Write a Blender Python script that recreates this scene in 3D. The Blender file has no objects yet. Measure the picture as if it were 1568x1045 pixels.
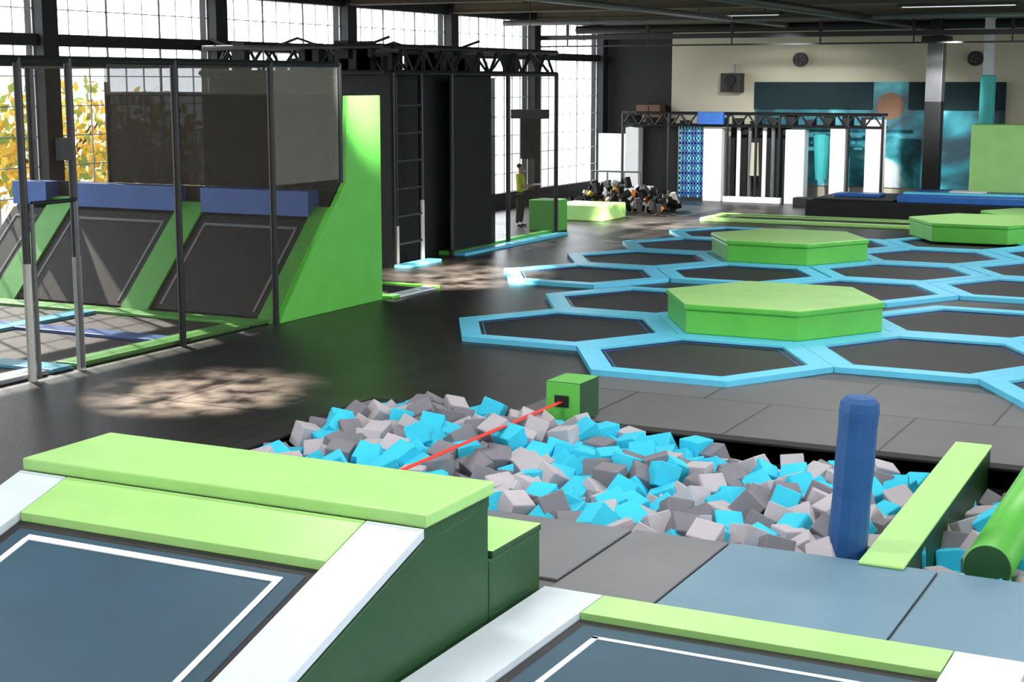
import bpy, bmesh, math, random
from mathutils import Vector, Matrix, Euler, noise
random.seed(7)
sc=bpy.context.scene
try:
    sc.view_settings.view_transform='Standard'; sc.view_settings.look='None'
except Exception as e: print(e)

# ---------------------------------------------------------------- materials
def lin(c): return tuple(((v/255)/12.92 if v/255<=.04045 else ((v/255+.055)/1.055)**2.4) for v in c)
def mat(name,rgb,rough=.5,var=.12,scale=3.0,bump=.0,bscale=60,metal=0,spec=.5,emit=0):
    m=bpy.data.materials.new(name); m.use_nodes=True; nt=m.node_tree; n=nt.nodes; l=nt.links
    b=n['Principled BSDF']; b.inputs['Roughness'].default_value=rough; b.inputs['Metallic'].default_value=metal
    b.inputs['Specular IOR Level'].default_value=spec
    c=lin(rgb)
    tc=n.new('ShaderNodeTexCoord'); nz=n.new('ShaderNodeTexNoise'); nz.inputs['Scale'].default_value=scale; nz.inputs['Detail'].default_value=5
    l.new(tc.outputs['Object'],nz.inputs['Vector'])
    r=n.new('ShaderNodeValToRGB'); r.color_ramp.elements[0].position=.3; r.color_ramp.elements[1].position=.7
    r.color_ramp.elements[0].color=(*[v*(1-var) for v in c],1); r.color_ramp.elements[1].color=(*[min(1,v*(1+var)) for v in c],1)
    l.new(nz.outputs['Fac'],r.inputs['Fac']); l.new(r.outputs['Color'],b.inputs['Base Color'])
    if bump:
        n2=n.new('ShaderNodeTexNoise'); n2.inputs['Scale'].default_value=bscale; l.new(tc.outputs['Object'],n2.inputs['Vector'])
        bp=n.new('ShaderNodeBump'); bp.inputs['Strength'].default_value=bump; bp.inputs['Distance'].default_value=.02
        l.new(n2.outputs['Fac'],bp.inputs['Height']); l.new(bp.outputs['Normal'],b.inputs['Normal'])
    if emit:
        b.inputs['Emission Color'].default_value=(*c,1); b.inputs['Emission Strength'].default_value=emit
    return m
def net(name,rgb,alpha):
    m=bpy.data.materials.new(name); m.use_nodes=True; nt=m.node_tree; n=nt.nodes; l=nt.links
    b=n['Principled BSDF']; b.inputs['Base Color'].default_value=(*lin(rgb),1); b.inputs['Roughness'].default_value=.9
    t=n.new('ShaderNodeBsdfTransparent'); mx=n.new('ShaderNodeMixShader'); mx.inputs[0].default_value=alpha
    l.new(t.outputs[0],mx.inputs[1]); l.new(b.outputs[0],mx.inputs[2]); l.new(mx.outputs[0],n['Material Output'].inputs['Surface'])
    return m
def tile_mat(name,rgb,tw,th,ox,oy,rough=.45,var=.15):
    m=mat(name,rgb,rough,var,1.2,.15,25)
    nt=m.node_tree; n=nt.nodes; l=nt.links; b=n['Principled BSDF']
    src=b.inputs['Base Color'].links[0].from_socket
    tc=n.new('ShaderNodeTexCoord'); mp=n.new('ShaderNodeMapping'); mp.inputs['Location'].default_value=(ox,oy,0)
    br=n.new('ShaderNodeTexBrick'); br.inputs['Scale'].default_value=1; br.inputs['Brick Width'].default_value=tw; br.inputs['Row Height'].default_value=th
    br.inputs['Mortar Size'].default_value=.014; br.inputs['Mortar Smooth'].default_value=0; br.offset=.5
    br.inputs['Color2'].default_value=(.8,.8,.8,1); br.inputs['Color1'].default_value=(1,1,1,1); br.inputs['Mortar'].default_value=(.1,.1,.1,1)
    l.new(tc.outputs['Object'],mp.inputs['Vector']); l.new(mp.outputs[0],br.inputs['Vector'])
    mx=n.new('ShaderNodeMixRGB'); mx.blend_type='MULTIPLY'; mx.inputs[0].default_value=1
    l.new(src,mx.inputs[1]); l.new(br.outputs['Color'],mx.inputs[2]); l.new(mx.outputs[0],b.inputs['Base Color'])
    return m
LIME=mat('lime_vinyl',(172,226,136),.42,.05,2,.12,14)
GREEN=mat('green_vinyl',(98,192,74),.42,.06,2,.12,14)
SHGREEN=mat('shaded_green_vinyl',(34,78,42),.5,.1,2,.1,14)  # darker copy of the green; shade on side faces put into colour
CYAN=mat('sky_blue_vinyl',(104,212,250),.4,.05,3,.1,14)
BLUE=mat('blue_vinyl',(48,106,190),.4,.08,3,.1,14)
POSTB=mat('post_blue_vinyl',(28,82,140),.6,.1,4,.35,9)
WPAD=mat('white_vinyl',(216,228,238),.45,.03,2,.1,14)
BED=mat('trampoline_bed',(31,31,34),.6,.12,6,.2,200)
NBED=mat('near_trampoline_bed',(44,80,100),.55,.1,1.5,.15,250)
WBED=mat('wall_trampoline_bed',(20,20,23),.65,.1,6,.2,200)
LINE=mat('grey_tape',(135,137,142),.6,.05)
WLINE=mat('white_tape',(225,232,236),.6,.03)
BLACK=mat('black_steel',(14,14,16),.45,.2)
BLKP=mat('black_panel',(15,15,16),.75,.25,1.5)
STEEL=mat('grey_steel',(110,110,112),.35,.1,metal=.6)
LITSTEEL=mat('painted_lit_steel',(190,190,188),.5,.1)  # paler steel; light on lower post ends put into the colour
DSTEEL=mat('dark_steel',(50,50,53),.45,.1)
WHITE=mat('white_paint',(240,240,240),.6,.03)
FGREY=mat('grey_foam',(182,177,184),.9,.06,3,.15,120)
FDGREY=mat('dark_grey_foam',(126,124,132),.9,.08,3,.15,120)
FBLUE=mat('blue_foam',(54,200,232),.9,.05,3,.15,120)
RED=mat('red_webbing',(225,55,40),.6,.05)
PIER=mat('dark_pier_paint',(28,27,29),.7,.2,1)
MULL=mat('mullion_paint',(190,190,195),.6,.08)
CEIL=mat('ceiling_panel',(128,120,104),.8,.2,.8)
BEIGE=mat('beige_wall',(180,175,154),.8,.06,.7)
DWALL=mat('dark_wall',(24,23,24),.8,.2,.8)
TAN=mat('tan_wall',(95,87,74),.8,.12,.7)
TEAL=mat('teal_paint',(60,170,170),.6,.1)
ORANGE=mat('orange_fabric',(205,120,50),.8,.1); YEL=mat('yellow_fabric',(205,195,70),.8,.1)
NET=net('sun_hazed_netting',(58,50,42),.34); NETD=net('dense_black_netting',(24,26,24),.88); NETL=net('painted_sunlit_netting',(126,124,112),.5)  # brown first net and pale last one have sunlight put into colour
FLOOR=tile_mat('dark_floor_mat',(43,41,40),3.6,2.0,0,.6,.4,.3)
FLOORGLARE=tile_mat('glare_grey_floor_mat',(102,102,105),1.8,2.0,.3,1.4,.5,.06)  # same floor mat, light glare put into a paler grey
TILEG=mat('grey_mat_tile',(110,112,117),.5,.06,1.5,.1,25); TILEB=mat('steel_blue_mat_tile',(100,136,157),.5,.06,1.2,.1,25)

# ---------------------------------------------------------------- builder
class B:
    def __init__(s,name,bevel=0,smooth=False):
        s.name=name; s.v=[]; s.f=[]; s.mi=[]; s.mats=[]; s.bevel=bevel; s.sm=smooth
    def m(s,mt):
        if mt not in s.mats: s.mats.append(mt)
        return s.mats.index(mt)
    def add(s,vs,fs,mt):
        o=len(s.v); s.v+= [tuple(v) for v in vs]; k=s.m(mt)
        for f in fs: s.f.append([i+o for i in f]); s.mi.append(k)
    def box(s,x0,x1,y0,y1,z0,z1,mt,top=None):
        vs=[(x0,y0,z0),(x1,y0,z0),(x1,y1,z0),(x0,y1,z0),(x0,y0,z1),(x1,y0,z1),(x1,y1,z1),(x0,y1,z1)]
        s.add(vs,[(3,2,1,0),(0,1,5,4),(1,2,6,5),(2,3,7,6),(3,0,4,7)],mt); s.add(vs,[(4,5,6,7)],top or mt)
    def prism(s,poly,ext,mt,top=None):
        n=len(poly); e=Vector(ext); a=[Vector(p) for p in poly]; b=[p+e for p in a]
        nrm=Vector((0,0,0))
        for i in range(n): nrm+=a[i].cross(a[(i+1)%n])
        if nrm.dot(e)<0: a.reverse(); b.reverse()
        s.add(a+b,[tuple(reversed(range(n)))]+[(i,(i+1)%n,(i+1)%n+n,i+n) for i in range(n)],mt)
        s.add(b,[tuple(range(n))],top or mt)
    def cyl(s,p0,p1,r,mt,n=10,r1=None):
        p0=Vector(p0);p1=Vector(p1); d=(p1-p0).normalized(); u=d.orthogonal().normalized(); w=d.cross(u)
        r1=r if r1 is None else r1
        vs=[p0+(u*math.cos(a)+w*math.sin(a))*r for a in [2*math.pi*i/n for i in range(n)]]+[p1+(u*math.cos(a)+w*math.sin(a))*r1 for a in [2*math.pi*i/n for i in range(n)]]
        s.add(vs,[(i,(i+1)%n,(i+1)%n+n,i+n) for i in range(n)]+[tuple(reversed(range(n))),tuple(range(n,2*n))],mt)
    def done(s,parent=None):
        me=bpy.data.meshes.new(s.name); me.from_pydata(s.v,[],s.f)
        for m_ in s.mats: me.materials.append(m_)
        for p,k in zip(me.polygons,s.mi): p.material_index=k; p.use_smooth=s.sm
        me.update(); ob=bpy.data.objects.new(s.name,me); sc.collection.objects.link(ob)
        if s.bevel:
            bm=bmesh.new(); bm.from_mesh(me); bmesh.ops.remove_doubles(bm,verts=bm.verts,dist=.0005); bm.to_mesh(me); bm.free()
            md=ob.modifiers.new('bevel','BEVEL'); md.width=s.bevel; md.segments=2; md.limit_method='ANGLE'
        if parent: ob.parent=parent
        return ob
def empty(name):
    e=bpy.data.objects.new(name,None); sc.collection.objects.link(e); return e

WX=-22.6; BY=52.6; RX=8.0; FY=-5.0; CZ=6.4
PX0,PX1,PY0,PY1=-10.1,.6,12.6,16.4
# ---------------------------------------------------------------- floor
b=B('floor')
def fl(x0,x1,y0,y1,mt): b.box(x0,x1,y0,y1,-.2,0,mt)
GX=-8.4
fl(WX,PX0,FY,BY,FLOOR)
fl(PX0,GX,FY,PY0,FLOOR); fl(PX0,GX,PY1,BY,FLOOR)
fl(GX,RX,PY1,20.5,FLOORGLARE); fl(GX,RX,20.5,BY,FLOOR)
fl(GX,RX,FY,PY0,FLOORGLARE); fl(PX1,RX,PY0,PY1,FLOORGLARE)
b.done()
b=B('foam_pit_basin'); 
b.box(PX0-.1,PX1+.1,PY0-.1,PY1+.1,-1.5,-1.4,BLKP)
b.box(PX0-.1,PX0,PY0,PY1,-1.4,-.2,BLKP); b.box(PX1,PX1+.1,PY0,PY1,-1.4,-.2,BLKP)
b.box(PX0-.1,PX1+.1,PY0-.1,PY0,-1.4,-.2,BLKP); b.box(PX0-.1,PX1+.1,PY1,PY1+.1,-1.4,-.2,BLKP)
b.box(PX0-.25,PX1,PY1+.0,PY1+.22,-.2,.025,BLKP); b.box(PX0-.25,PX0,PY0,PY1,-.2,.025,BLKP)
b.done()
b=B('floor_mat_tiles',.01)
xs=[-5.1,-4.2,-2.4,-.6,1.2]
for i in range(4):
    b.box(xs[i]+.012,xs[i+1]-.012,10.72,PY0-.01,0,.03,TILEG if i==0 else TILEB)
b.box(-7.0,-5.124,11.0,PY0-.01,0,.03,TILEG)
b.done()
# ---------------------------------------------------------------- ceiling
b=B('ceiling'); b.box(WX-.2,RX+.2,FY,BY+.2,CZ,CZ+.2,CEIL); b.done()
y=-3.8
b=B('ceiling_beams')
while y<BY:
    b.box(WX,RX,y-.12,y+.12,CZ-.38,CZ,TAN); b.box(WX,RX,y-.2,y+.2,CZ-.42,CZ-.38,TAN); y+=5.6
x=WX+2.5
while x<RX: b.box(x-.05,x+.05,FY,BY,CZ-.16,CZ,PIER); x+=2.5
b.done()
b=B('roof_girder')
b.box(WX,RX,46.9,47.1,5.35,5.5,BLACK); b.box(WX,RX,46.95,47.05,5.12,5.17,BLACK)
x=WX+1
while x<RX-1: b.box(x-.04,x+.04,46.96,47.04,5.5,CZ-.16,BLACK); b.box(x-.02,x+.02,46.98,47.02,5.15,5.4,BLACK); x+=2.8
b.done()
b=B('ventilation_pipes')
b.cyl((WX+.2,49.5,5.75),(RX-.2,49.5,5.75),.14,BLACK); b.cyl((WX+.2,44,5.8),(RX-.2,44,5.8),.09,STEEL)
b.cyl((-15,FY+.3,5.8),(-15,BY-.2,5.8),.08,STEEL); b.cyl((-11,FY+.3,5.75),(-11,BY-.2,5.75),.11,BLACK)
b.done()
# ---------------------------------------------------------------- window wall (left)
b=B('wall_left')
piers=[-3.8+5.6*i for i in range(11)]
b.box(WX-.3,WX,FY,BY,0,.5,PIER); b.box(WX-.3,WX,FY,BY,4.72,4.95,PIER); b.box(WX-.3,WX,FY,BY,5.95,CZ,PIER)
for y in piers: b.box(WX-.35,WX+.12,y-.22,y+.22,0,CZ,PIER)
b.done()
for i in range(10):
    y0,y1=piers[i]+.22,piers[i+1]-.22
    b=B('window_%d'%(i+1))
    for z0,z1,nz in ((.5,4.72,7),(4.95,5.95,2)):
        n=9
        for j in range(n+1):
            y=y0+(y1-y0)*j/n; w=.03 if j%3==0 else .01
            b.box(WX-.15,WX-.12,y-w,y+w,z0,z1,MULL)
        for j in range(nz+1):
            z=z0+(z1-z0)*j/nz; b.box(WX-.15,WX-.12,y0,y1,z-.01,z+.01,MULL)
    b.done()
b=B('wall_back'); b.box(WX-.3,-20.1,BY,BY+.2,0,CZ,DWALL); b.box(-20.1,RX+.2,BY,BY+.2,0,CZ,BEIGE); b.done()
b=B('wall_front'); b.box(WX-.3,RX+.2,FY-.2,FY,0,CZ,BEIGE); b.done()
b=B('wall_right'); b.box(RX,RX+.2,FY,BY,0,2.6,BEIGE); b.box(RX,RX+.2,FY,BY,5.6,CZ,BEIGE)
for y in piers: b.box(RX,RX+.25,y-.3,y+.3,2.6,5.6,BEIGE)
b.done()
# mural
mm=bpy.data.materials.new('mural_paint'); mm.use_nodes=True; n=mm.node_tree.nodes; l=mm.node_tree.links
tc=n.new('ShaderNodeTexCoord'); nz=n.new('ShaderNodeTexNoise'); nz.inputs['Scale'].default_value=.5; nz.inputs['Detail'].default_value=3; nz.inputs['Distortion'].default_value=.5
rp=n.new('ShaderNodeValToRGB'); e=rp.color_ramp.elements; e[0].position=.36; e[0].color=(*lin((15,55,65)),1); e[1].position=.62; e[1].color=(*lin((230,248,248)),1)
e2=e.new(.45); e2.color=(*lin((25,120,135)),1); e3=e.new(.54); e3.color=(*lin((80,185,195)),1)
l.new(tc.outputs['Object'],nz.inputs['Vector']); l.new(nz.outputs['Fac'],rp.inputs['Fac']); l.new(rp.outputs['Color'],n['Principled BSDF'].inputs['Base Color'])
b=B('wall_mural'); b.box(-17,-8.6,BY-.06,BY-.01,.5,4.0,mm)
b.cyl((-12.3,BY-.06,3.2),(-12.3,BY-.07,3.2),.45,mat('mural_brown_disc',(110,82,62),.8),20); b.done()
b=B('mural_top_banner'); b.box(-17,-12.9,BY-.16,BY-.07,3.1,4.0,net('dark_banner_fabric',(20,44,48),.8)); b.box(-11.7,-8.6,BY-.16,BY-.07,3.1,4.0,bpy.data.materials['dark_banner_fabric']); b.done()
b=B('wall_speaker',.03); b.box(-18.1,-17.4,BY-.55,BY-.05,3.65,4.3,BLACK); b.cyl((-17.75,BY-.55,4.05),(-17.75,BY-.6,4.05),.2,BLKP,16);b.cyl((-17.75,BY-.55,3.8),(-17.75,BY-.59,3.8),.1,BLKP,16); b.cyl((-17.75,BY-.1,4.2),(-17.75,BY-.1,4.6),.04,STEEL); b.done()
for x in (-15.4,-9.6):
    b=B('ventilation_fan'); b.cyl((x,BY-.25,4.75),(x,BY-.02,4.75),.24,BLACK,20)
    for i in range(5):
        a=i*1.2566; b.box(x-.02+math.cos(a)*.12,x+.02+math.cos(a)*.12,BY-.28,BY-.25,4.73+math.sin(a)*.12,4.77+math.sin(a)*.12,STEEL)
    b.done()
# ---------------------------------------------------------------- columns
b=B('hall_column',.02); b.box(-10.5,-10.0,49.3,49.8,0,3.4,BLACK); b.box(-10.5,-10.0,49.3,49.8,3.4,5.2,STEEL); b.box(-10.65,-9.85,49.15,49.95,5.2,5.4,BLACK); b.box(-10.42,-10.08,49.35,49.75,5.4,CZ-.0,BLACK); b.done()
b=B('hall_column',.02); b.box(-8.85,-8.45,49.3,49.7,0,4.2,TEAL); b.box(-8.8,-8.5,49.35,49.65,4.2,CZ,MULL); b.done()
# ---------------------------------------------------------------- hex trampolines
def hexring(b,cx,cy,R,r,z0,z1,mt):
    P=[(math.cos(math.radians(60*i)),math.sin(math.radians(60*i))) for i in range(6)]
    for i in range(6):
        c0,c1=P[i],P[(i+1)%6]
        q=[(cx+c0[0]*R,cy+c0[1]*R,z0),(cx+c1[0]*R,cy+c1[1]*R,z0),(cx+c1[0]*r,cy+c1[1]*r,z0),(cx+c0[0]*r,cy+c0[1]*r,z0)]
        b.prism(q,(0,0,z1-z0),mt)
def hexa(cx,cy,R,z): return [(cx+R*math.cos(math.radians(60*i)),cy+R*math.sin(math.radians(60*i)),z) for i in range(6)]
def hextramp(cx,cy,R=1.96):
    b=B('hexagonal_trampoline')
    hexring(b,cx,cy,R,R-.36,0,.08,CYAN)
    hexring(b,cx,cy,R-.36,R-.43,0,.045,BLACK)
    hexring(b,cx,cy,R-.43,R-.46,0,.035,BLUE)
    b.prism(hexa(cx,cy,R-.46,0),(0,0,.03),BED)
    b.done()
cl1=[(-10.5,22.8),(-10.5,26.2),(-7.55,21.1),(-4.6,22.8),(-4.6,26.2),(-1.65,21.1),(-1.65,24.5),(-7.55,24.5)]
for c in cl1: hextramp(*c)
cl2=[]
for cx,ys in ((-13.1,(29.4,32.65,35.95,39.2)),(-10.23,(31.0,34.3,37.6)),(-7.36,(29.4,32.65,35.95,39.2)),(-4.5,(31.0,34.3,37.6,40.9)),(-1.63,(29.4,32.65))):
    for y in ys: cl2.append((cx,y))
for c in cl2: hextramp(c[0],c[1],1.88)
def hexplat(cx,cy,R,h):
    b=B('hexagonal_platform',.025)
    b.prism(hexa(cx,cy,R-.03,.08),(0,0,h-.08-.1),GREEN); b.prism(hexa(cx,cy,R,h-.1),(0,0,.1),GREEN,LIME); b.done()  # paler top face puts light from above into the colour
hexplat(-7.55,24.5,1.85,.56); hexplat(-10.23,34.3,1.85,.56); hexplat(-7.1,40.7,1.85,.56)
b=B('hexagonal_platform',.025); b.prism(hexa(-6.3,44.3,1.45,0),(0,0,.4),GREEN); b.prism(hexa(-6.3,44.3,1.48,.4),(0,0,.1),GREEN,LIME); b.done()  # paler top again, overhead light put into the colour
b=B('green_floor_pad',.02); b.box(-15.5,-8.9,44.6,45.0,0,.1,LIME); b.box(-15.5,-8.9,43.0,43.3,0,.1,LIME); b.box(-15.5,-15.2,43.3,44.6,0,.1,LIME); b.box(-15.2,-8.9,43.3,44.6,0,.04,BED); b.done()
# ---------------------------------------------------------------- foam pit
def template():
    bm=bmesh.new(); bmesh.ops.create_cube(bm,size=1); bmesh.ops.bevel(bm,geom=bm.edges[:],offset=.035,segments=1,affect='EDGES')
    vs=[v.co.copy() for v in bm.verts]; fs=[[v.index for v in f.verts] for f in bm.faces]; bm.free(); return vs,fs
TV,TF=template()
b=B('foam_cube_pile')
def zt(x,y): return -.16+.24*math.exp(-((x+8.6)**2)/3.0-((y-15.4)**2)/2.2)+.10*noise.noise(Vector((x*.9,y*.9,0)))+.03*math.exp(-((y-13)**2))
for layer in range(2):
    x=PX0+.18
    while x<PX1-.12:
        y=PY0+.17
        while y<PY1-.14:
            px=min(max(x+random.uniform(-.08,.08),PX0+.22),PX1-.22); py=min(max(y+random.uniform(-.08,.08),PY0+.2),PY1-.22)
            s=random.uniform(.25,.28)
            z=zt(px,py)-layer*.22+random.uniform(-.09,.11)
            if -3.3<px<-2.3: z-=.14
            if px>-2.65 and py<13.6: z-=.1
            R=Euler((random.uniform(0,6.3),random.uniform(0,6.3),random.uniform(0,6.3))).to_matrix()
            if random.random()<.4: R=Euler((random.uniform(-.5,.5),random.uniform(-.5,.5),random.uniform(0,6.3))).to_matrix()
            t=noise.noise(Vector((px*.7,py*.7,5)))
            r=random.random()+t*.3
            mt=FBLUE if r<.44 else (FGREY if r<.76 else FDGREY)
            b.add([R@(v*s)+Vector((px,py,z)) for v in TV],TF,mt)
            y+=.272
        x+=.272
b.box(PX0+.02,PX1-.02,PY0+.02,PY1-.02,-1.38,-.46,FDGREY)
b.done()
# padded post
b=B('padded_blue_post',.02)
def pc(z): return (-3.24+.07*(z/1.37),12.87,z)
ring=[(.165,-.6),(.17,.2),(.162,.5),(.168,.8),(.163,1.1),(.17,1.25),(.16,1.33),(.12,1.37),(0.03,1.375)]
for (r0,z0),(r1,z1) in zip(ring,ring[1:]): b.cyl(pc(z0),pc(z1),r0,POSTB,12,r1)
b.done()
# inclined balance beam
b=B('balance_beam',.02)
b.prism([(-3.03,12.5,.02),(-3.03,16.5,.2),(-3.03,16.5,-.25),(-3.03,12.63,-.4),(-3.03,12.63,.0)],(.36,0,0),SHGREEN)
b.prism([(-3.04,12.46,.03),(-3.04,16.52,.21),(-3.04,16.52,.24),(-3.04,12.46,.06)],(.38,0,0),LIME)
b.done()
b=B('green_roller',0,True); b.cyl((-2.05,12.8,.05),(-2.0,17.2,.26),.2,GREEN,32); ob=b.done()
b=B('end_cap'); b.cyl((-2.05,12.77,.05),(-2.05,12.8,.05),.19,SHGREEN,28); b.done(ob)
# slackline
sl=empty('slackline')
b=B('anchor_box',.02); b.box(-7.8,-7.36,16.42,16.98,0.025,.5,SHGREEN,GREEN); b.box(-7.798,-7.362,16.415,16.43,.03,.49,GREEN); b.box(-7.68,-7.5,16.39,16.416,.2,.34,BLACK); b.done(sl)
b=B('webbing'); b.box(-7.625,-7.56,10.78,16.41,.262,.27,RED); b.done(sl)
# ---------------------------------------------------------------- foreground launch box with inclined trampoline
x0,x1=-8.75,-5.12
SL=.31
def zi(y): return 1.0-(8.9-y)*SL
yb=8.9-.9/SL
b=B('launch_platform',.02)
b.prism([(x0+.03,yb,0.0),(x0+.03,8.9,.90),(x0+.03,9.86,.93),(x0+.03,9.86,0)],(x1-x0-.06,0,0),SHGREEN)
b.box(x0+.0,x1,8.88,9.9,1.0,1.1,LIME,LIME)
b.box(x0+.03,x1-.03,8.9,9.88,.9,1.0,SHGREEN)
b.box(x0+.04,x1-.03,9.87,10.74,0,.5,SHGREEN); b.box(x0+.02,x1-.02,9.91,10.75,.5,.56,SHGREEN,LIME)
b.done()
def slab(b,xa,xb,ya,yb_,th,mt,off=0,zf=zi):
    b.prism([(xa,ya,zf(ya)+off),(xa,yb_,zf(yb_)+off),(xb,yb_,zf(yb_)+off),(xb,ya,zf(ya)+off)],(0,0,th),mt)
b=B('inclined_trampoline',.012)
yl=yb+.1
slab(b,x1-.46,x1,yl,8.86,.07,WPAD,-.05); slab(b,x0,x0+.46,yl,8.86,.07,WPAD,-.05)
slab(b,x0+.47,x1-.47,8.36,8.86,.07,LIME,-.05)
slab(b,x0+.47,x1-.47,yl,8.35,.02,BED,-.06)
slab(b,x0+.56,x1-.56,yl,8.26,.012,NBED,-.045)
for xa in (x0+.7,x1-.75): slab(b,xa,xa+.05,yl,8.14,.01,WLINE,-.035)
slab(b,x0+.7,x1-.7,8.14,8.2,.01,WLINE,-.035)
b.done()
b=B('floor_trampoline',.015)
a0,a1=-5.08,-1.4
b.box(a0,a0+.5,4,10.68,0,.07,WPAD); b.box(a1-.5,a1,4,10.68,0,.07,WPAD)
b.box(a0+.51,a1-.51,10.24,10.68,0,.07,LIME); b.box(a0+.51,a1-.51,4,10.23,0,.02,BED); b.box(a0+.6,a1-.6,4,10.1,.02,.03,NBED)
b.box(a0+.76,a0+.81,4,9.9,.03,.036,WLINE); b.box(a1-.81,a1-.76,4,9.9,.03,.036,WLINE); b.box(a0+.76,a1-.76,9.86,9.91,.03,.036,WLINE)
b.done()
# ---------------------------------------------------------------- wall trampolines
FX=-15.1
b=B('inclined_trampoline_bank',.012)
def zw(y): return (y-21.3)*1.0
def wslab(xa,xb,ya,yb_,off,th,mt):
    b.prism([(xa,ya-off,zw(ya)),(xa,yb_-off,zw(yb_)),(xb,yb_-off,zw(yb_)),(xb,ya-off,zw(ya))],(0,-th,0),mt)
yt=23.0
wslab(-22.4,-15.16,21.3,yt,-.08,.05,BLKP)
secs=[(-24.3,-21.55),(-20.95,-18.45),(-17.85,-15.5)]
for xa,xb in secs:
    xa=max(xa,-22.4)
    wslab(xa,xb,21.38,22.9,0,.03,WBED)
    for q in (xa+.16,xb-.2): wslab(q,q+.05,21.45,22.78,.03,.01,LINE)
    wslab(xa+.16,xb-.15,22.74,22.78,.03,.01,LINE)
for xa,xb in ((-21.55,-20.95),(-18.45,-17.85),(-15.5,-15.16)):
    wslab(xa,xb,21.3,yt+.12,0,.09,GREEN)
for xa,xb in secs:
    xa=max(xa,-22.4); b.box(xa,xb,22.86,23.2,1.66,2.1,BLUE)
b.box(-22.4,-15.16,23.2,23.3,0,2.1,BLKP)
b.done()
b=B('trampoline_end_panel',.012)
b.prism([(FX-.06,21.3,0),(FX-.06,23.4,2.24),(FX-.06,23.5,3.76),(FX-.06,24.6,3.76),(FX-.06,24.6,0)],(.1,0,0),GREEN); b.done()
b=B('black_net_screen'); b.box(-20.4,-15.18,23.36,23.4,2.1,3.76,NETD); b.cyl((-20.4,23.38,0),(-20.4,23.38,4.0),.04,BLACK); b.cyl((-20.4,23.38,3.78),(-15.2,23.38,3.78),.04,BLACK); b.done()
b=B('floor_trampoline_court',.012)
b.box(-22.3,FX-.12,14.0,21.2,0,.02,BED)
for y0,y1,mt in ((20.75,21.2,GREEN),(18.75,19.15,BLUE),(16.1,16.5,CYAN)): b.box(-22.3,FX-.12,y0,y1,.02,.07,mt)
for x,mt in ((-15.62,GREEN),(-18.9,CYAN),(-22.3,GREEN)): b.box(x,x+.4,16.6 if x>-16 else 14,20.7,.02,.075,mt)
b.box(-15.62,-15.22,14,16.0,.02,.075,WPAD)  # added white strip paints in sunlight on the floor
b.done()
fe=empty('safety_net_fence')
b=B('posts')
for y in (12.6,15.6,16.55,18.8,21.25):
    if y<17: b.cyl((FX,y,0),(FX,y,1.6),.06,LITSTEEL,10); b.cyl((FX,y,1.6),(FX,y,4.32),.055,DSTEEL,10)  # pale lower lengths paint sunlight onto the near posts
    else: b.cyl((FX,y,0),(FX,y,4.32),.055,BLACK,10)
b.cyl((FX,23.3,2.24),(FX,23.3,4.32),.05,BLACK,10)
b.cyl((FX,12.6,4.3),(FX,23.3,4.3),.05,BLACK,8)
b.cyl((-18.7,21.4,4.3),(-18.7,15,4.3),.05,BLACK,8)
for x in (-22.3,-18.7): b.cyl((x,23.3,2.1),(x,23.3,4.3),.05,BLACK,8)
b.cyl((-22.4,23.3,4.3),(FX,23.3,4.3),.05,BLACK,8)
b.done(fe)
b=B('netting'); 
b.prism([(FX,12.6,.05),(FX,21.25,.05),(FX,21.25,4.28),(FX,12.6,4.28)],(.004,0,0),NET)
b.prism([(FX,21.25,.1),(FX,23.3,2.3),(FX,23.3,2.31),(FX,21.25,2.31)],(.004,0,0),NET)
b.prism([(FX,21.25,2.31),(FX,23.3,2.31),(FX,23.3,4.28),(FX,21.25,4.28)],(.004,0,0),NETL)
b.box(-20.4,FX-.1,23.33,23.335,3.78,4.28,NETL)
b.done(fe)
b=B('net_gate',.0); b.cyl((FX+.08,15.65,.05),(FX+.08,15.65,2.4),.03,STEEL); b.cyl((FX+.08,16.5,.05),(FX+.08,16.5,2.4),.03,STEEL); b.cyl((FX+.08,15.65,2.4),(FX+.08,16.5,2.4),.03,BLACK); b.box(FX+.04,FX+.12,16.2,16.45,2.95,3.25,BLACK); b.done(fe)
b=B('landing_pad',.012); b.box(-17.4,-14.9,24.7,24.95,0,.06,GREEN); b.box(-15.15,-14.9,24.95,26.3,0,.06,WPAD); b.box(-17.4,-14.9,26.3,26.5,0,.06,GREEN); b.box(-17.4,-15.15,24.95,26.3,0,.03,BED); b.done()
# ---------------------------------------------------------------- climbing rig (black)
rg=empty('climbing_rig'); SX=-17.5
b=B('frame')
for y in (29.1,30.3,31.7,34.6,37.4): b.cyl((SX,y,0),(SX,y,4.2),.06,BLACK,8)
for x in (-22.2,-20,): b.cyl((x,29.1,0),(x,29.1,4.2),.06,BLACK,8); b.cyl((x,37.4,0),(x,37.4,4.2),.06,BLACK,8)
for x,y0,y1 in ((SX,29.1,37.4),(-22.2,29.1,37.4)):
    for z in (4.2,4.75): b.cyl((x,y0,z),(x,y1,z),.06,BLACK,8); b.cyl((x-.4,y0,z),(x-.4,y1,z),.06,BLACK,8)
    y=y0
    while y<y1-.4: b.cyl((x,y,4.2),(x,y+.45,4.75),.04,BLACK,6); b.cyl((x,y+.45,4.75),(x,y+.9,4.2),.04,BLACK,6); y+=.9
for yy in (29.1,33.2,37.4):
    for z in (4.2,4.75): b.cyl((-22.2,yy,z),(SX,yy,z),.06,BLACK,8); b.cyl((-22.2,yy-.4,z),(SX,yy-.4,z),.06,BLACK,8)
    x=-22.2
    while x<SX-.4: b.cyl((x,yy,4.2),(x+.45,yy,4.75),.04,BLACK,6); b.cyl((x+.45,yy,4.75),(x+.9,yy,4.2),.04,BLACK,6); x+=.9
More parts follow.
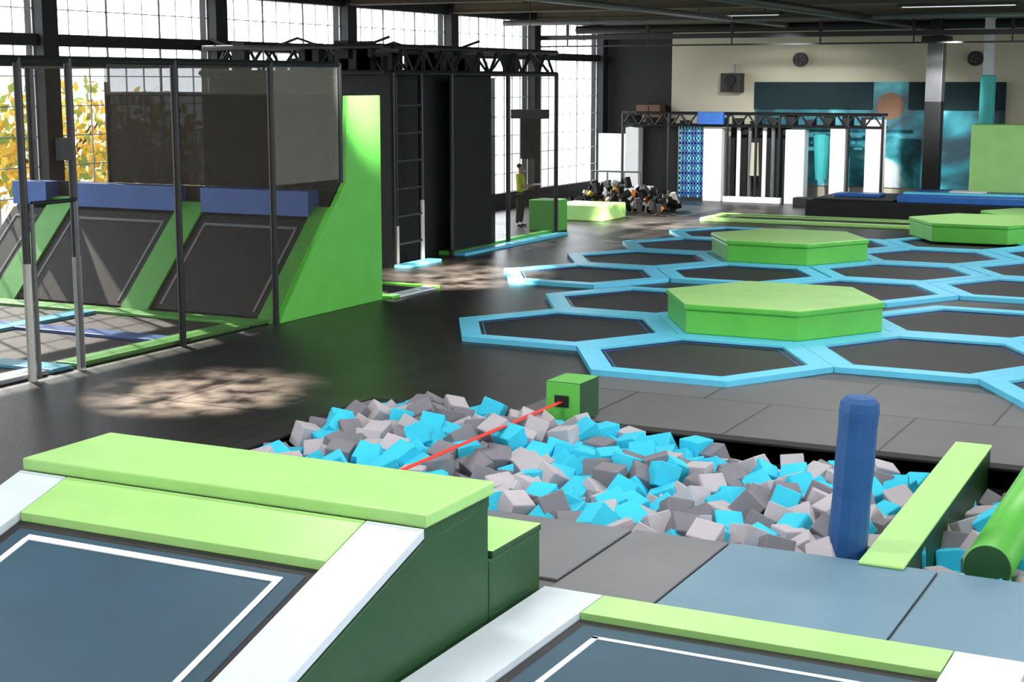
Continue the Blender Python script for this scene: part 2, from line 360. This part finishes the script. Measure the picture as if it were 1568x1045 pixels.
for i in range(40):
    u=random.random(); x=-22+u*4.4; y=random.choice((29.1,33.2,31,35)); b.box(x-.18,x+.18,y-.1,y+.1,4.2,4.25+random.uniform(.2,.65),BLKP)
for y in (29.0,33.1):
    pts=[(-22.2+4.7*t/8,y,4.95-.25*math.sin(math.pi*(t%4)/4)) for t in range(9)]
    for p,q in zip(pts,pts[1:]): b.cyl(p,q,.03,BLACK,6)
b.done(rg)
b=B('black_panels'); b.box(-22.2,SX,29.0,29.05,0,4.2,BLKP); b.box(SX-.5,SX-.42,29.1,34.5,0,4.15,BLKP); b.box(SX-.04,SX,31.75,33.9,.1,4.1,NETD)
b.done(rg)
b=B('ladder'); 
z=.5
while z<4: b.cyl((SX+.05,29.15,z),(SX+.05,30.25,z),.03,DSTEEL,8); z+=.6
b.cyl((SX+.05,29.15,0),(SX+.05,29.15,.9),.045,LITSTEEL,8); b.cyl((SX+.05,29.15,.9),(SX+.05,29.15,4.1),.03,BLACK,8); b.cyl((SX+.05,30.25,0),(SX+.05,30.25,1.4),.05,LITSTEEL,8); b.cyl((SX+.05,30.25,1.4),(SX+.05,30.25,4.1),.04,DSTEEL,8)  # pale lower rail ends are painted-in light
b.done(rg)
b=B('base_pads',.01); b.box(SX+.05,SX+.4,29.0,30.5,0,.07,CYAN); b.box(SX+.05,SX+.35,31.7,37.4,0,.07,CYAN); b.box(SX-.36,SX-.1,31.7,37.4,0,.1,GREEN); b.done(rg)
b=B('side_net'); b.box(SX,SX+.004,34.6,37.4,0.1,4.15,NET); b.done(rg)
b=B('hanging_pad',.05); b.box(-19.6,-18.6,38.9,39.3,3.0,3.25,BLACK); b.box(-19.3,-18.9,38.9,39.3,1.9,3.0,BLKP); b.cyl((-19.1,39.1,3.2),(-19.1,39.1,CZ-.16),.015,BLACK,6); b.done()
b=B('green_vault_box',.03); b.box(-18.6,-17.8,38.0,38.8,0,.85,GREEN); b.done()
b=B('green_ledge_pad',.03); b.box(-19.6,-17.9,41.5,43.2,0,.45,LIME); b.done()
# ---------------------------------------------------------------- far obstacle rig
rg=empty('ninja_course_rig'); Y=50.6
b=B('pillars',.02)
for xa,xb,zt_ in ((-20.9,-20.4,2.45),(-18.05,-17.4,2.45),(-15.2,-14.55,2.45),(-13.7,-13.2,2.5),(-12.55,-12.0,2.8)): b.box(xa,xb,Y-.3,Y+.2,0,zt_,WHITE)
b.box(-20.1,-19.6,Y-1.2,Y-.8,0,.5,WHITE); b.box(-14.6,-13.9,Y-1.3,Y-.8,0,.3,BLKP); b.box(-17.3,-15.3,Y-.4,Y-.2,0,.2,WHITE)
b.done(rg)
b=B('truss')
for z in (2.55,2.95):
    for dy in (-.3,.3): b.cyl((-21,Y+dy,z),(-12,Y+dy,z),.05,BLACK,6)
x=-21
while x<-12.3: b.cyl((x,Y-.3,2.55),(x+.3,Y-.3,2.95),.035,BLACK,6); b.cyl((x+.3,Y-.3,2.95),(x+.6,Y-.3,2.55),.035,BLACK,6); x+=.6
for x in (-21,-19.3,-17.2,-16.2,-15.4,-13.1,-12.0): b.cyl((x,Y-.3,0),(x,Y-.3,2.95),.05,BLACK,6)
b.box(-18.2,-17.3,Y-.5,Y-.3,2.6,3.0,BLUE)
for i in range(14): x=-20.8+i*.62; b.box(x,x+.3,Y-.2,Y+.2,2.5,2.6+random.uniform(.1,.35),BLKP)
b.done(rg)
b=B('curtains'); b.box(-20.35,-19.1,Y,Y+.08,0,2.5,BLKP); b.box(-17.35,-15.25,Y+.5,Y+.58,0,2.5,BLKP)
for i,x in enumerate((-16.9,-16.5,-16.0,-15.7)): b.cyl((x,Y,0.1),(x,Y,2.5),.07,STEEL if i%2 else WHITE,8)
b.cyl((-16.3,Y-.1,.9),(-16.3,Y-.1,2.0),.16,BEIGE,12,.12); b.cyl((-14.15,Y+.4,.8),(-14.15,Y+.4,2.3),.2,TEAL,14,.3)
b.done(rg)
b=B('blue_climbing_net')
for i in range(8): b.box(-19.0+i*.11,-18.95+i*.11,Y-.05,Y,.1,2.5,BLUE if i%3 else CYAN)
for i in range(14): b.box(-19.0,-18.15,Y-.05,Y,.2+i*.17,.28+i*.17,CYAN if i%2 else BLUE)
b.done(rg)
b=B('white_partition_wall',.01); b.box(-22.3,-21.1,51.2,51.35,0,2.2,WHITE); b.done()
b=B('handrail')
for z in (.5,1.0): b.cyl((-21.6,49,z),(-19.8,49,z),.03,STEEL,6)
for x in (-21.6,-21,-20.4,-19.8): b.cyl((x,49,0),(x,49,1.0),.03,STEEL,6)
b.done()
b=B('wooden_wall_cabinet',.02); b.box(-21.2,-20.3,BY-.6,BY-.02,2.6,3.2,mat('brown_wood',(95,62,42),.7)); b.box(-20.77,-20.73,BY-.62,BY-.6,2.65,3.15,BLACK); b.done()
b=B('pile_of_sports_bags')
cols=[BLACK,BLKP,DSTEEL,WHITE,BLKP,YEL,BLKP,BLACK,DSTEEL,BLACK,BLACK,BLKP,BLKP,DSTEEL,ORANGE,BLACK]
for i in range(120):
    u=random.random(); x=-20.6+u*3.4; y=46+random.uniform(-1,1.2)-u*.9; s=random.uniform(.14,.34); z=random.uniform(.08,.95*(1-abs(u-.4)))
    R=Euler([random.uniform(0,6) for _ in range(3)]).to_matrix()
    sc3=Vector((s,s*.55,s*.5))
    b.add([R@Vector((v.x*sc3.x,v.y*sc3.y,v.z*sc3.z))*1.1+Vector((x,y,max(z,s*.4))) for v in TV],TF,random.choice(cols))
b.done()
b=B('airbag_platform',.03)
b.box(-13.2,-2,45.9,49.1,0,.5,BLKP); b.box(-10.5,-2,46.1,49.0,.5,.72,BLUE); b.box(-13.0,-10.6,46.0,49.0,.5,.56,BED); b.box(-12.6,-11.2,46.9,47.7,.56,.66,BLUE)
b.box(-10.4,-6,46.4,46.8,.72,.79,CYAN); b.box(-9.2,-8.2,47.0,47.7,.72,.81,WHITE)
b.done()
b=B('green_landing_block',.04); b.box(-8.85,-4.5,48.2,48.95,.72,2.75,LIME,LIME); b.done()
# ---------------------------------------------------------------- outside
b=B('ground_outside'); b.box(-90,WX-.3,-30,110,-.3,-.1,mat('paving',(150,150,145),.9)); b.box(RX+.25,60,-30,110,-.3,-.1,mat('paving_right',(150,150,145),.9)); b.done()
LY=mat('yellow_leaves',(240,195,70),.7,.2); LG=mat('green_leaves',(160,175,75),.7,.2); BARK=mat('bark',(70,55,40),.9)
for (cx,cy,cz,rad) in ((-29,27.5,2.4,2.0),(-29.5,31.5,2.3,2.1),(-30,36,2.0,1.9)):
    b=B('autumn_tree'); b.cyl((cx,cy,-.1),(cx,cy,cz),.18,BARK,8,.08)
    for i in range(5):
        a=i*1.25; b.cyl((cx,cy,cz-1),(cx+math.cos(a)*rad*.7,cy+math.sin(a)*rad*.7,cz+.6),.06,BARK,6,.02)
    for i in range(900):
        d=Vector((random.gauss(0,1),random.gauss(0,1),random.gauss(0,.9))).normalized()*rad*random.uniform(.4,1)
        c=Vector((cx,cy,cz))+d; s=random.uniform(.1,.2); R=Euler([random.uniform(0,6) for _ in range(3)]).to_matrix()
        b.add([R@Vector(q)*s+c for q in ((-1,0,0),(0,-.6,0),(1,0,0),(0,.6,0))],[(0,1,2,3)],LY if random.random()<.65 else LG)
    b.done()
# ---------------------------------------------------------------- person
SKIN=mat('skin',(200,150,125),.6,.05); SHIRT=mat('yellow_green_tshirt',(210,225,60),.8,.06); TROU=mat('dark_trousers',(28,28,34),.8,.1); HAIR=mat('brown_hair',(45,32,24),.7,.2); PAPER=mat('paper',(235,235,235),.8,.02)
pe=empty('standing_person')
def skin(name,pts,edges,mt,lvl=2,root=0):
    me=bpy.data.meshes.new(name); me.from_pydata([p[:3] for p in pts],edges,[]); ob=bpy.data.objects.new(name,me); sc.collection.objects.link(ob)
    ob.modifiers.new('skin','SKIN'); sv=me.skin_vertices[0].data
    for i,p in enumerate(pts): sv[i].radius=(p[3],p[4] if len(p)>4 else p[3]); sv[i].use_root=(i==root)
    sd=ob.modifiers.new('sub','SUBSURF'); sd.levels=lvl; sd.render_levels=lvl
    ob.modifiers['skin'].use_smooth_shade=True
    me.materials.append(mt); ob.parent=pe; return ob
skin('torso',[(0,0,.94,.17,.12),(0.01,0,1.12,.155,.12),(.01,0,1.3,.19,.13),(0,0,1.43,.13,.1),(0,.19,1.42,.075),(.06,.23,1.22,.065),(0,-.19,1.42,.075),(.06,-.23,1.22,.065)],[(0,1),(1,2),(2,3),(3,4),(4,5),(3,6),(6,7)],SHIRT)
skin('legs',[(0,0,.93,.155,.12),(0,.1,.84,.105),(.03,.11,.48,.075),(0,.12,.1,.055),(0,-.1,.84,.105),(-.02,-.11,.48,.075),(-.06,-.12,.1,.055)],[(0,1),(1,2),(2,3),(0,4),(4,5),(5,6)],TROU)
skin('neck_and_head',[(0,0,1.4,.055),(.01,0,1.5,.055),(.02,0,1.57,.078,.07),(.02,0,1.66,.095,.085),(.01,0,1.73,.07,.07)],[(0,1),(1,2),(2,3),(3,4)],SKIN)
skin('nose',[(.1,0,1.62,.012),(.12,0,1.6,.014)],[(0,1)],SKIN,1)
skin('hair',[(-.025,0,1.63,.085,.09),(-.015,0,1.7,.1,.095),(.005,0,1.76,.07,.07)],[(0,1),(1,2)],HAIR)
for s in (1,-1):
    skin('forearm',[(.06,s*.23,1.22,.05),(.1,s*.24,1.12,.045),(.33,s*.17,1.16,.03),(.4,s*.15,1.17,.034,.018)],[(0,1),(1,2),(2,3)],SKIN)
    for k in range(4): skin('finger',[(.4,s*.15+(k-1.5)*.018,1.17,.009),(.45,s*.15+(k-1.5)*.02,1.165,.008),(.47-.005*k,s*.15+(k-1.5)*.02,1.15,.007)],[(0,1),(1,2)],SKIN,1)
    skin('thumb',[(.36,s*.13,1.17,.01),(.40,s*.1,1.185,.009)],[(0,1)],SKIN,1)
    skin('shoe',[(-.06 if s<0 else 0,s*.12,.05,.045,.045),(.1+(-.06 if s<0 else 0),s*.12,.04,.045,.035),(.17+(-.06 if s<0 else 0),s*.12,.035,.035,.028)],[(0,1),(1,2)],HAIR)
    b=B('ear'); b.cyl((.015,s*.085,1.62),(.015,s*.1,1.62),.025,SKIN,8); b.done(pe)
b=B('clipboard'); b.box(.36,.6,-.15,.15,1.185,1.2,PAPER); b.done(pe)
pe.location=(-19.35,39.0,0); pe.rotation_euler=(0,0,math.radians(15))
# ---------------------------------------------------------------- lights
w=bpy.data.worlds.new('world'); sc.world=w; w.use_nodes=True
w.node_tree.nodes['Background'].inputs[0].default_value=(.88,.94,1,1); w.node_tree.nodes['Background'].inputs[1].default_value=6.0
def light(name,typ,loc,power,target=None,color=(1,1,1),gobo=0,**k):
    d=bpy.data.lights.new(name,typ); d.energy=power; d.color=color
    for a,v in k.items(): setattr(d,a,v)
    if gobo:
        d.use_nodes=True; nt=d.node_tree; em=nt.nodes['Emission']
        tc=nt.nodes.new('ShaderNodeTexCoord'); mp=nt.nodes.new('ShaderNodeMapping'); mp.inputs['Scale'].default_value=(1,1,1)
        nz=nt.nodes.new('ShaderNodeTexNoise'); nz.inputs['Scale'].default_value=gobo; nz.inputs['Detail'].default_value=3
        mr=nt.nodes.new('ShaderNodeMapRange'); mr.inputs['From Min'].default_value=.36; mr.inputs['From Max'].default_value=.64; mr.inputs['To Min'].default_value=.1; mr.inputs['To Max'].default_value=1.5
        nt.links.new(tc.outputs['Normal'],mp.inputs['Vector']); nt.links.new(mp.outputs[0],nz.inputs['Vector']); nt.links.new(nz.outputs['Fac'],mr.inputs['Value']); nt.links.new(mr.outputs[0],em.inputs['Strength'])
    o=bpy.data.objects.new(name,d); sc.collection.objects.link(o); o.location=loc
    if target is not None: o.rotation_euler=(Vector(target)-Vector(loc)).to_track_quat('-Z','Y').to_euler()
    return o
light('sun','SUN',(-40,20,30),12,target=(-40+7.4,20-4.2,30-5.4),color=(1,.93,.8),angle=.012)
TUBE=mat('lit_tube',(255,255,250),.5,.0,emit=.6)
for x,ys in ((-2,(3,10,17,26,36)),(-8,(5,12,20,30,41)),(-15,(9,44))):
    for y in ys:
        b=B('ceiling_light'); b.box(x-1.5,x+1.5,y-.12,y+.12,5.9,6.0,DSTEEL); b.box(x-1.4,x+1.4,y-.05,y+.05,5.88,5.9,TUBE)
        b.cyl((x-1,y,6),(x-1,y,CZ-.16),.02,BLACK,6); b.cyl((x+1,y,6),(x+1,y,CZ-.16),.02,BLACK,6); ob=b.done()
        a=light('ceiling_light_lamp','AREA',(x,y,5.87),240,target=(x,y,0),color=(1,.98,.95),shape='RECTANGLE',size=2.8,size_y=.1)
        a.parent=ob
light('added_spot','SPOT',(-12.4,22.6,5.7),5600,target=(-15,24.1,3.9),spot_size=math.radians(34),spot_blend=1,shadow_soft_size=.1)  # added spot, bleaches the end panel top and the net beside it
light('added_spot','SPOT',(-12.2,12.5,5.9),60000,target=(-12.6,15.9,0),color=(1,.84,.66),gobo=16,spot_size=math.radians(27),spot_blend=1,shadow_soft_size=.02)  # added spot in place of a sunlight patch outside the fence
light('added_spot','SPOT',(-13.2,23.5,5.9),80000,target=(-15.4,28.3,0),color=(1,.86,.7),gobo=14,spot_size=math.radians(30),spot_blend=1,shadow_soft_size=.02)  # added spot, warm pool imitating sun on the floor by the rig
light('added_spot','SPOT',(-14,37,5.9),45000,target=(-16.3,41.8,0),color=(1,.9,.8),gobo=12,spot_size=math.radians(30),spot_blend=1,shadow_soft_size=.02)  # added spot imitating the far sun patch near the green ledge
light('added_spot','SPOT',(-14,44,5.4),3500,target=(-15,51,1.0),spot_size=math.radians(70),spot_blend=.9,shadow_soft_size=.1)  # added fill spot to brighten the far white pillars
light('added_spot','SPOT',(-9,46,5.4),3200,target=(-11.2,52.5,1.6),spot_size=math.radians(44),spot_blend=1,shadow_soft_size=.1)  # added spot to brighten the mural
# ---------------------------------------------------------------- camera
cam=bpy.data.cameras.new('camera'); co=bpy.data.objects.new('camera',cam); sc.collection.objects.link(co)
cam.lens=36*2386/1568; cam.sensor_width=36; cam.clip_end=300
co.location=(0,0,4); co.rotation_euler=(math.radians(90)-math.atan(397/2386),0,math.atan(1216/2419))
sc.camera=co
